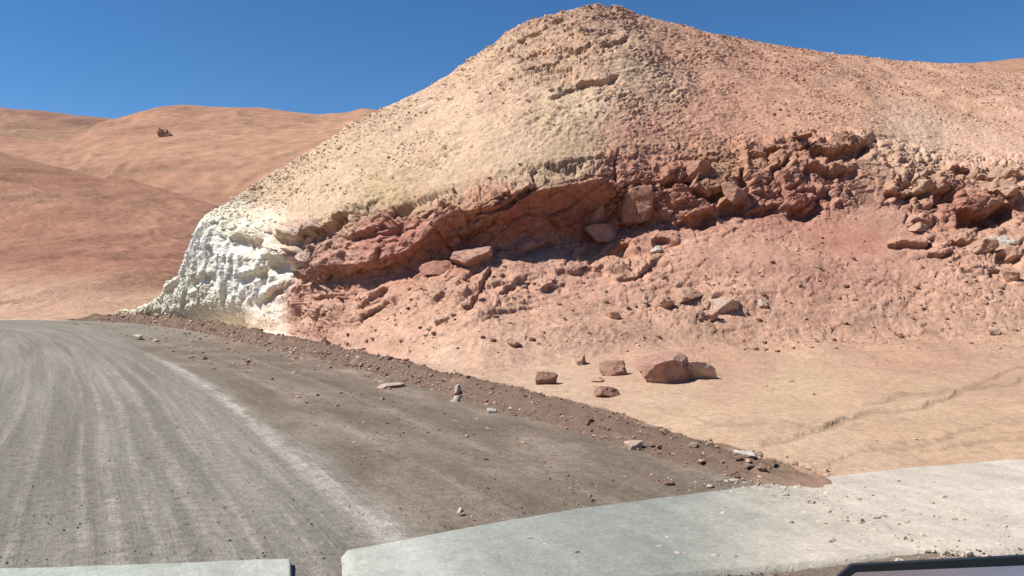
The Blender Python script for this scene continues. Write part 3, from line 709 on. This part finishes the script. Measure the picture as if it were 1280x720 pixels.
# gravel on the windrow and beside it
def on_curve(s, w):
    return np.stack([np.interp(s, sB, B[:, 0]) + np.interp(s, sB, Nsm[:, 0]) * w, np.interp(s, sB, B[:, 1]) + np.interp(s, sB, Nsm[:, 1]) * w], 1)
def berm_z(s, w):
    si = np.clip(np.searchsorted(Ss, s), 0, len(Ss) - 1); wi = np.clip(np.round((w - wb[0]) / (wb[1] - wb[0])).astype(int), 0, len(wb) - 1)
    z = zb.reshape(Wb.shape)[si, wi]
    return np.where((w < wb[0]) | (w > wb[-1]) | (s < Ss[0]), .015, np.maximum(z, .015))
n = 9500
s0 = Ss[0] - 2.2 + (Ss[-1] - Ss[0]) * RNG.random(n) ** 1.9
w0 = -.35 + .36 * RNG.standard_normal(n)
w0 = np.where(RNG.random(n) < .3, .02 + .10 * RNG.standard_normal(n), w0); w0 = np.where(RNG.random(n) < .12, RNG.uniform(-.2, 2.4, n), w0)
p2 = on_curve(s0, w0); rr_ = .006 + .012 * RNG.pareto(3.0, n).clip(0, 2.2)
rr_ *= np.clip(p2[:, 1] / 10, .8, 1.8)
cc = np.array([lin(c) * ALB for c in ((226, 196, 180), (196, 158, 140), (165, 135, 118), (212, 172, 150), (235, 216, 200))])[RNG.choice(5, n, p=[.25, .28, .22, .2, .05])]
cc *= RNG.uniform(.85, 1.15, n)[:, None]
zz = berm_z(s0, w0); near = p2[:, 1] < 6.6; zz = np.where(near, .045, zz); cc = np.where(near[:, None], lin((232, 214, 192)) * ALB * RNG.uniform(.75, 1.1, n)[:, None], cc)  # nearest stones coloured paler, as if veiled by the windscreen reflection
scatter('gravel', np.column_stack([p2, zz]), rr_, np.clip(cc, .02, .7), 'gravel and small stones scattered along the windrow', seed=5)
# fine grit on the road
n = 9000
u = RNG.random(n); D_ = 4.4 + 22 * u ** 1.7; X_ = RNG.uniform(-.66, .35, n) * D_
ok = np.ones(n, bool)
bx = np.interp(D_, B[(B[:, 1] > 3) & (B[:, 1] < 37), 1], B[(B[:, 1] > 3) & (B[:, 1] < 37), 0]); ok = X_ < bx - .1
D_, X_ = D_[ok], X_[ok]; bx = bx[ok]; n = len(D_)
r3 = .002 + .0035 * RNG.pareto(3.5, n).clip(0, 2)
br = ((bx - X_) < 3.0)[:, None]
c3 = np.where(br, lin((140, 110, 92)), lin((176, 168, 154))) * ALB * RNG.uniform(.6, 1.25, n)[:, None]
scatter('road_grit', np.column_stack([X_, D_, np.full(n, .02)]), r3, c3, 'fine grit lying on the road surface', seed=6)

# ------------------------------------------------------------------ individual rocks
def uv_sphere_dirs(sub=4):
    V = ICO.copy(); Fc = ICF.copy()
    for _ in range(sub):
        e = {}; V = list(map(tuple, V)); nf = []
        def mid(a, b):
            k = (min(a, b), max(a, b))
            if k not in e:
                m_ = np.array(V[a]) + np.array(V[b]); m_ /= np.linalg.norm(m_); e[k] = len(V); V.append(tuple(m_))
            return e[k]
        for a, b, c in Fc:
            ab, bc, ca = mid(a, b), mid(b, c), mid(c, a); nf += [(a, ab, ca), (b, bc, ab), (c, ca, bc), (ab, bc, ca)]
        V = np.array(V); Fc = np.array(nf)
    return V, Fc
SPH = {k: uv_sphere_dirs(k) for k in (2, 3, 4, 5)}
def rock_mesh(name, planes, scale, seed, sub=4, rough=.05, mat=None, soft=24):
    dirs, Fc = SPH[sub]
    pl = np.array(planes, float); nn = pl[:, :3] / np.linalg.norm(pl[:, :3], axis=1, keepdims=True); h = pl[:, 3]
    dots = dirs @ nn.T
    inv = np.where(dots > 1e-3, dots / h, 0)
    r = 1 / (np.power(np.power(inv, soft).sum(1), 1 / soft))
    V = dirs * r[:, None]
    V *= np.array(scale)
    s = min(scale)
    V += dirs * (fbm(V / s * 1.3 + seed, 4, seed) * rough * 2 * s)[:, None]
    V += dirs * (blocks(V / s * np.array([1.6, 1.6, 2.4]) + seed * 3, seed + 1, .8, .3, .1) * rough * 1.2 * s)[:, None]
    me = mesh_np(name, V, Fc, mat, True)
    me.data.set_sharp_from_angle(angle=math.radians(38))
    return me
def rand_planes(seed, n=11):
    r = np.random.default_rng(seed); d_ = r.standard_normal((n, 3)); d_ /= np.linalg.norm(d_, axis=1, keepdims=True)
    pl = np.column_stack([d_, r.uniform(.62, 1.0, n)])
    return np.vstack([pl, [[0, 0, -1, .9], [0, .1, 1, .95], [1, 0, .2, 1.2], [-1, .1, 0, 1.2], [0, 1, 0, 1.2], [0, -1, -.1, 1.15]]])
RM = {k: rock_mat('rock_' + k, tuple(lin(c) * ALB)) for k, c in dict(mauve=(214, 168, 146), red=(206, 150, 128), tan=(224, 180, 152), pale=(234, 204, 180), white=(244, 230, 212), brown=(184, 142, 120), ledge=(208, 158, 132), cream=(228, 192, 160)).items()}

# the large boulder
gb = surf(832, 478, .9, 2.2)
def plane_through(n_, h_): return (*n_, h_)
boulder = rock_mesh('boulder', [(-.12, -.16, 1, .80), (-.75, -.35, .1, .95), (-.5, -.75, -.38, .72), (.22, -1.0, -.22, .62), (.86, -.55, .12, .74), (.6, .7, .3, .9), (-.3, .9, .2, .9), (0, 0, -1, .55), (.55, -.5, .75, .88), (-.9, .2, -.5, .78), (1, .2, -.1, .92), (-.6, -.2, .75, .98)],
                    (.56, .50, .42), 12, 5, .038, RM['mauve'], 110)
boulder.scale = (.76, .76, .80); boulder.location = gb + Vector((0.05, .18, .13)); boulder.rotation_euler = (0, math.radians(-4), math.radians(6))
props(boulder, 'large angular mauve boulder on the sand below the slope', 'boulder')

# (px, base y, width px, height px, material, seed, label, name)
ROCKS = [
    (873, 473, 26, 20, 'pale', 31, 'small pale block against the right side of the large boulder', 'rock'),
    (769, 469, 24, 17, 'brown', 32, 'small dark rock with a flat top just left of the large boulder', 'rock'),
    (686, 480, 20, 15, 'brown', 33, 'round brown rock farthest left of the loose rocks on the sand', 'rock'),
    (756, 496, 28, 12, 'brown', 34, 'low flat brown rock in front of the small flat topped rock', 'rock'),
    (748, 477, 16, 5, 'tan', 35, 'thin sliver of stone between the two small rocks and the flat one', 'rock'),
    (726, 456, 12, 12, 'tan', 36, 'little tan pointed stone above the round brown rock', 'rock'),
    (857, 374, 42, 15, 'tan', 37, 'flat tan slab with a dark underside halfway up the lower slope', 'rock'),
    (908, 390, 44, 16, 'pale', 38, 'pale tilted slab lying right of the flat tan slab on the lower slope', 'rock'),
    (884, 398, 18, 10, 'tan', 39, 'small stone just below the pale tilted slab', 'rock'),
    (833, 384, 18, 12, 'tan', 40, 'small brown stone left of the flat tan slab', 'rock'),
    (955, 384, 12, 9, 'pale', 41, 'small pale chip right of the pale tilted slab', 'rock'),
    (822, 317, 12, 10, 'white', 42, 'small white stone at the foot of the red ledge', 'rock'),
    (586, 331, 44, 24, 'mauve', 43, 'rounded mauve boulder sheltered under the dark overhang', 'boulder'),
    (552, 340, 40, 14, 'red', 44, 'low red rock left of the rounded mauve boulder', 'rock'),
    (568, 308, 20, 14, 'red', 45, 'small reddish rock wedged in the crack above the mauve boulder', 'rock'),
    (655, 313, 30, 14, 'mauve', 46, 'purple grey rubble rock at the right end of the dark hollow', 'rock'),
    (746, 279, 18, 24, 'mauve', 47, 'upright pink rock at the right mouth of the dark overhang', 'rock'),
    (757, 303, 34, 24, 'mauve', 48, 'blocky pink rock below the upright one at the overhang mouth', 'rock'),
    (796, 268, 40, 32, 'ledge', 49, 'large tilted tan block on the ledge right of the overhang', 'boulder'),
    (826, 274, 27, 19, 'ledge', 50, 'rounded tan block leaning against the large tilted one', 'boulder'),
    (868, 223, 33, 20, 'ledge', 51, 'tan block at the left of the upper ledge', 'boulder'),
    (893, 224, 27, 16, 'ledge', 52, 'smooth block capping the middle of the upper ledge', 'boulder'),
    (917, 250, 20, 22, 'ledge', 53, 'reddish block hanging below the upper ledge', 'boulder'),
    (946, 196, 20, 12, 'ledge', 54, 'weathered block at the left of the topmost ledge', 'boulder'),
    (986, 196, 25, 12, 'ledge', 55, 'long weathered block in the topmost ledge', 'boulder'),
    (1000, 172, 20, 6, 'ledge', 56, 'flat capstone on the topmost ledge', 'rock'),
    (1230, 312, 30, 14, 'tan', 57, 'tan block near the white stones on the right slope', 'rock'),
    (1246, 304, 20, 9, 'white', 58, 'larger white stone among rubble on the right slope', 'rock'),
    (1262, 309, 16, 8, 'white', 59, 'smaller white stone right of the larger one on the right slope', 'rock'),
    (1150, 285, 20, 10, 'tan', 60, 'small block below the right hand ledge', 'rock'),
    (1262, 242, 24, 14, 'tan', 61, 'brown block under the right hand ledge', 'rock'),
    (1268, 350, 18, 12, 'tan', 62, 'stone with dark underside at the right edge of the slope', 'rock'),
    (555, 403, 16, 8, 'tan', 63, 'small stone on the slope below the red cliff', 'rock'),
    (640, 432, 14, 8, 'tan', 64, 'small stone low on the slope above the round brown rock', 'rock'),
    (765, 397, 14, 7, 'tan', 65, 'small flat stone mid slope above the large boulder', 'rock'),
    (384, 352, 20, 12, 'mauve', 66, 'small pink rock at the left foot of the red cliff', 'rock'),
    (1245, 419, 14, 6, 'pale', 67, 'small pale stone low on the slope at far right', 'rock'),
]
for (px, yb, wpx, hpx, mk, sd, lab, nm) in ROCKS:
    b = surf(px, yb, .9, 9.0); D = b.y
    wm, hm = wpx / F * D, hpx / F * D
    o = rock_mesh(nm, rand_planes(sd, 13), (wm * .62, wm * .55, hm * .72), sd, 4, .07, RM[mk], 26)
    o.location = b + Vector((0, wm * .22, hm * .36)); o.rotation_euler = (0, math.radians(-6 + sd % 9), math.radians(-12 + (sd * 7) % 25))
    props(o, lab, nm)

# rocks in the windrow
def windrow_rock(px, y, wpx, hpx, mk, sd, lab):
    D = flatD(y); x = (px - 640) / F * D
    wm, hm = wpx / F * D, hpx / F * D
    qx = 640 + Vb[:, 0] / Vb[:, 1] * F; qy = 360 - (Vb[:, 2] - EYE) / Vb[:, 1] * F
    dd_ = (qx - px) ** 2 + (qy - y) ** 2 + 1e4 * (Vb[:, 2] < .012); j = np.argmin(dd_)
    if dd_[j] < 16: x, D, z, k = Vb[j, 0], Vb[j, 1], Vb[j, 2], 1
    else: z, k = .02, (EYE - .02) / EYE
    o = rock_mesh('rock', rand_planes(sd, 9), (wm * .55, wm * .5, hm * .6), sd, 3, .05, RM[mk], 30)
    o.location = (x * k, D * k, z + hm * .35); o.rotation_euler = (0, 0, sd); props(o, lab, 'rock')
windrow_rock(790, 562, 15, 12, 'pale', 71, 'pale pink stone standing out in the windrow below the boulder')
windrow_rock(571, 503, 9, 9, 'white', 72, 'lower of two white stones in the middle of the windrow')
windrow_rock(572, 492, 7, 12, 'white', 73, 'upper thin one of two white stones in the middle of the windrow')
windrow_rock(615, 517, 12, 7, 'white', 74, 'pale stone at the road edge of the windrow right of the two white stones')
windrow_rock(174, 424, 9, 7, 'white', 75, 'white stone at the far left end of the windrow')
windrow_rock(195, 427, 7, 4, 'pale', 76, 'low pale stone beside the white one at the far end of the windrow')
windrow_rock(930, 572, 18, 8, 'white', 77, 'pale flat stone on the back of the windrow near its right end')
windrow_rock(486, 484, 22, 5, 'pale', 78, 'long pale stone at the road edge of the windrow')
windrow_rock(888, 610, 10, 5, 'pale', 79, 'small pale stone at the near foot of the windrow')

# countable repeats: larger stones along the windrow and on the lower slope
def repeats(n, place, label, group, mats, seed0):
    protos = [rock_mesh('stone', rand_planes(seed0 + k, 12), (1, .85, .6), seed0 + k, 2, .06, RM[mats[k % len(mats)]], 26) for k in range(6)]
    for k in range(n):
        pos, r_ = place(k)
        if k < 6: o = protos[k]
        else: o = protos[k % 6].copy(); COL.objects.link(o)
        o.location = pos; o.scale = (r_, r_, r_); o.rotation_euler = (0, 0, (k * 2.399) % 6.283)
        props(o, label, 'stone', group)
rg = random.Random(4)
def pl_berm(k):
    s = Ss[0] + 2.0 + (Ss[-1] - Ss[0] - 2) * rg.random() ** 2.0; w = rg.gauss(-.3, .28)
    p = on_curve(np.array([s]), np.array([w]))[0]; z = berm_z(np.array([s]), np.array([w]))[0]
    r_ = rg.uniform(.018, .045) * max(1, p[1] / 14)
    return (p[0], p[1], z + r_ * .3), r_
repeats(130, pl_berm, 'fist sized pinkish stone lying in the windrow of earth beside the road', 'stones in the windrow', ['pale', 'tan', 'mauve', 'tan', 'tan', 'pale'], 300)
cand = np.nonzero((pxf > 420) & (pxf < 1275) & (yf > 320) & (yf < 440) & (segf > 1.05) & (segf < 2.95))[0]
def pl_slope(k):
    j = cand[rg.randrange(len(cand))]; r_ = rg.uniform(.035, .085)
    p = Pw[j]; return (p[0], p[1], p[2] + r_ * .15), r_
repeats(140, pl_slope, 'loose angular stone on the lower slope between the cliff and the sand', 'loose stones on the lower slope', ['tan', 'tan', 'pale', 'red', 'brown', 'tan'], 340)
# outcrop on the distant ridge
D = 375.; x = (208 - 640) / F * D
oc = rock_mesh('rock_outcrop', rand_planes(91, 9), (2.6, 2.0, 2.7), 91, 4, .26, RM['tan'], 8)
oc.location = (x, D, yz(170, D)); props(oc, 'lone brown rock outcrop high on the distant rounded hill', 'outcrop')
OUTCROP = oc

# ------------------------------------------------------------------ the car the photograph is taken from
paint = simple_mat('dark_blue_paint', (.02, .035, .05), .25, 0, .8); black = simple_mat('black_plastic', (.012, .016, .02), .38)
rubber = simple_mat('tyre_rubber', (.02, .02, .02), .8); alloy = simple_mat('wheel_alloy', (.45, .45, .46), .35, .9)
mir = NT('mirror_silver'); mir.b.inputs['Base Color'].default_value = (.80, .86, .88, 1); mir.b.inputs['Metallic'].default_value = 1; mir.b.inputs['Roughness'].default_value = .22
_mn = mir.noise(mir.n('ShaderNodeTexCoord').outputs['Object'], 25, 4); mir.l(mir.bump(_mn, .0006, .4), mir.b.inputs['Normal']); mir = mir.m
def bm_loft(name, secs, mat, parent, close=True, smooth=True):
    secs = [np.array(s, float) for s in secs]; n = len(secs[0]); V = np.concatenate(secs); Fc = []
    for k in range(len(secs) - 1):
        for j in range(n if close else n - 1):
            a = k * n + j; b = k * n + (j + 1) % n; Fc.append((a, b, b + n, a + n))
    me = bpy.data.meshes.new(name); faces = Fc + ([tuple(range(n))[::-1], tuple(range((len(secs) - 1) * n, len(secs) * n))] if close else [])
    me.from_pydata([tuple(v) for v in V], [], [tuple(f) for f in faces]); me.materials.append(mat)
    if smooth:
        for p in me.polygons: p.use_smooth = True
    o = bpy.data.objects.new(name, me); COL.objects.link(o); o.parent = parent
    bv = o.modifiers.new('b', 'BEVEL'); bv.width = .02; bv.segments = 2; bv.limit_method = 'ANGLE'; bv.angle_limit = math.radians(35)
    if smooth: me.set_sharp_from_angle(angle=math.radians(50))
    return o
car = bpy.data.objects.new('car', None); COL.objects.link(car)
props(car, 'dark car whose door mirror juts in at the bottom right corner', 'car')
rz = math.radians(27); off = Matrix.Rotation(rz, 3, 'Z') @ Vector((.0, .74, 0))
car.location = (-off.x, -off.y, 0); car.rotation_euler = (0, 0, rz)
def sec(x, hw, zlo, zhi, tuck=.06):
    return [(x, -hw + tuck, zlo), (x, -hw, zlo + .25), (x, -hw, (zlo + zhi) / 2), (x, -hw + tuck, zhi), (x, hw - tuck, zhi), (x, hw, (zlo + zhi) / 2), (x, hw, zlo + .25), (x, hw - tuck, zlo)]
def body_part(name, xs, hz, zlo=.38): return bm_loft(name, [sec(x, hw, zlo, z) for x, hw, z in zip(xs, *hz)], paint, car)
body_part('front_body', [.62, .9, 1.4, 1.8, 2.0], ([.90, .90, .89, .84, .74], [1.02, 1.03, 1.0, .93, .84]))
body_part('rear_body', [-2.6, -2.5, -1.6, -1.1], ([.78, .86, .9, .9], [1.0, 1.12, 1.14, 1.12]))
body_part('sill_floor', [-1.098, .618], ([.86, .86], [.50, .50]))
for sgn in (1, -1):
    bm_loft('door', [[(x, sgn * .85, .52), (x, sgn * .90, .6), (x, sgn * .905, .95), (x, sgn * .88, 1.12), (x, sgn * .83, 1.12), (x, sgn * .83, .52)][::sgn] for x in (-.45, .615)], paint, car)
    bm_loft('door', [[(x, sgn * .85, .52), (x, sgn * .90, .6), (x, sgn * .905, .95), (x, sgn * .88, 1.12), (x, sgn * .83, 1.12), (x, sgn * .83, .52)][::sgn] for x in (-1.09, -.456)], paint, car)
    for xa, xb in ((.95, .45), (-.62, -.60), (-1.7, -1.6)):
        bm_loft('pillar', [[(xa - .04, sgn * .84, 1.08), (xa + .04, sgn * .84, 1.08), (xa + .04, sgn * .88, 1.08), (xa - .04, sgn * .88, 1.08)][::sgn], [(xb - .04, sgn * .72, 1.86), (xb + .04, sgn * .72, 1.86), (xb + .04, sgn * .76, 1.86), (xb - .04, sgn * .76, 1.86)][::sgn]], black, car)
bm_loft('roof', [[(x, -.74, 1.85), (x, -.6, z), (x, .6, z), (x, .74, 1.85)] for x, z in ((-1.9, 1.88), (-1.4, 1.93), (0, 1.94), (.48, 1.89))], paint, car)
def lathe(name, prof, mat, parent, n=40):
    V = []; Fc = []
    for r_, y_ in prof: V += [(r_ * math.cos(t), y_, r_ * math.sin(t)) for t in np.linspace(0, 2 * np.pi, n, endpoint=False)]
    for k in range(len(prof) - 1):
        for j in range(n): Fc.append((k * n + j, k * n + (j + 1) % n, (k + 1) * n + (j + 1) % n, (k + 1) * n + j))
    o = mesh_np(name, V, Fc, mat, True, parent=parent); return o
for wx, wy in ((1.35, .8), (1.35, -.8), (-1.85, .8), (-1.85, -.8)):
    wh = bpy.data.objects.new('wheel', None); COL.objects.link(wh); wh.parent = car; wh.location = (wx, wy, .36)
    lathe('tyre', [(.23, -.11), (.34, -.12), (.36, -.09), (.36, .09), (.34, .12), (.23, .11), (.23, -.11)], rubber, wh)
    lathe('rim', [(.01, .06), (.08, .07), (.18, .05), (.228, .10), (.228, -.10), (.05, -.09), (.01, -.09)], alloy, wh)
# door mirror, at the front corner of the window
mx, my, mz = .435, .735, 1.369              # top centre in the world, metres
mw_ = Matrix.Translation(Vector((mx, my, mz - .085))) @ Matrix.Rotation(math.radians(-23), 4, 'Z') @ Matrix.Rotation(math.radians(-11.8), 4, 'X')
carM = Matrix.Translation(car.location) @ Matrix.Rotation(rz, 4, 'Z'); toCar = carM.inverted()
def rrect(w, h, r, y, n=10, bulge=0):
    out = []
    for cx, cz, a0 in ((w - r, h - r, 0), (-w + r, h - r, 90), (-w + r, -h + r, 180), (w - r, -h + r, 270)):
        for k in range(n + 1):
            a = math.radians(a0 + 90 * k / n); out.append((cx + r * math.cos(a), y, cz + r * math.sin(a)))
    return out
def shape_top(p):   # the left shoulder falls away, as in the photograph
    x, y, z = p
    s = max(0, (-x - .045) / .075); z2 = z - (.020 * s + .018 * s * s) * (1 if z > 0 else 0) + .004 * (x / .12) * (z > 0)
    return (x, y, z2)
W2, H2, R2 = .155, .085, .04
def mir_part(name, rings, mat, parent=car, cap0=False, cap1=False):
    V = []; Fc = []; n = len(rings[0])
    for r_ in rings: V += [tuple(toCar @ mw_ @ Vector(shape_top(p))) for p in r_]
    for k in range(len(rings) - 1):
        for j in range(n): Fc.append((k * n + j, k * n + (j + 1) % n, (k + 1) * n + (j + 1) % n, (k + 1) * n + j))
    if cap0: Fc.append(tuple(range(n)))
    if cap1: Fc.append(tuple(range((len(rings) - 1) * n, len(rings) * n))[::-1])
    me = bpy.data.meshes.new(name); me.from_pydata(V, [], Fc); me.materials.append(mat)
    for p in me.polygons: p.use_smooth = True
    me.set_sharp_from_angle(angle=math.radians(40))
    o = bpy.data.objects.new(name, me); COL.objects.link(o); o.parent = parent; return o
mir_part('mirror_housing', [rrect(W2 - .013, H2 - .0115, R2 - .008, .010), rrect(W2 - .012, H2 - .0105, R2 - .008, -.003), rrect(W2 - .003, H2 - .002, R2 - .002, -.004), rrect(W2, H2, R2, 0), rrect(W2 - .002, H2 - .003, R2, .012), rrect(W2 - .012, H2 - .02, R2, .05), rrect(W2 - .04, H2 - .03, R2 - .01, .085), rrect(W2 - .09, H2 - .055, .02, .095)], black, cap1=True)
mir_part('mirror_glass', [rrect(W2 - .0128, H2 - .0113, R2 - .008, .001)], mir, cap0=True)
a0 = toCar @ mw_ @ Vector((.12, .05, -.07)); a1 = Vector((.60, .88, 1.10))
bm_loft('mirror_arm', [[tuple(p + Vector(o_)) for o_ in ((-.03, -.0, -.015), (.03, 0, -.015), (.03, 0, .015), (-.03, 0, .015))] for p in (a0, a0.lerp(a1, .5) + Vector((0, 0, -.02)), a1)], black, car)

# ------------------------------------------------------------------ light, sky, camera
sd_ = Vector((-1, -.14, 0)).normalized(); el = math.radians(53)
sun_dir = Vector((sd_.x * math.cos(el), sd_.y * math.cos(el), math.sin(el)))
L = bpy.data.lights.new('sun', 'SUN'); L.energy = 4.6; L.angle = math.radians(.53); L.color = (1, .965, .915)
so = bpy.data.objects.new('sun', L); COL.objects.link(so); so.rotation_euler = sun_dir.to_track_quat('Z', 'Y').to_euler()
w = bpy.data.worlds.new('World'); SC.world = w; w.use_nodes = True; nt = w.node_tree
bg = nt.nodes['Background']; sky = nt.nodes.new('ShaderNodeTexSky'); sky.sky_type = 'NISHITA'; sky.sun_disc = False
sky.sun_elevation = el; sky.sun_rotation = math.atan2(sd_.x, sd_.y); sky.altitude = 4500; sky.air_density = 1.3; sky.dust_density = .1; sky.ozone_density = 3.0
gm = nt.nodes.new('ShaderNodeHueSaturation'); gm.inputs['Saturation'].default_value = 1.24; nt.links.new(sky.outputs[0], gm.inputs['Color'])
nt.links.new(gm.outputs[0], bg.inputs[0]); bg.inputs[1].default_value = .074
cam = bpy.data.cameras.new('camera'); co = bpy.data.objects.new('camera', cam); COL.objects.link(co)
co.location = (0, 0, EYE); co.rotation_euler = (math.radians(90), 0, 0)
cam.sensor_width = 36; cam.lens = 36 * F / 1280; cam.clip_end = 20000; cam.clip_start = .05
SC.camera = co
SC.view_settings.view_transform = 'Standard'; SC.view_settings.look = 'None'; SC.view_settings.exposure = .73; SC.view_settings.gamma = 1
SC.cycles.max_bounces = 6; SC.cycles.diffuse_bounces = 3
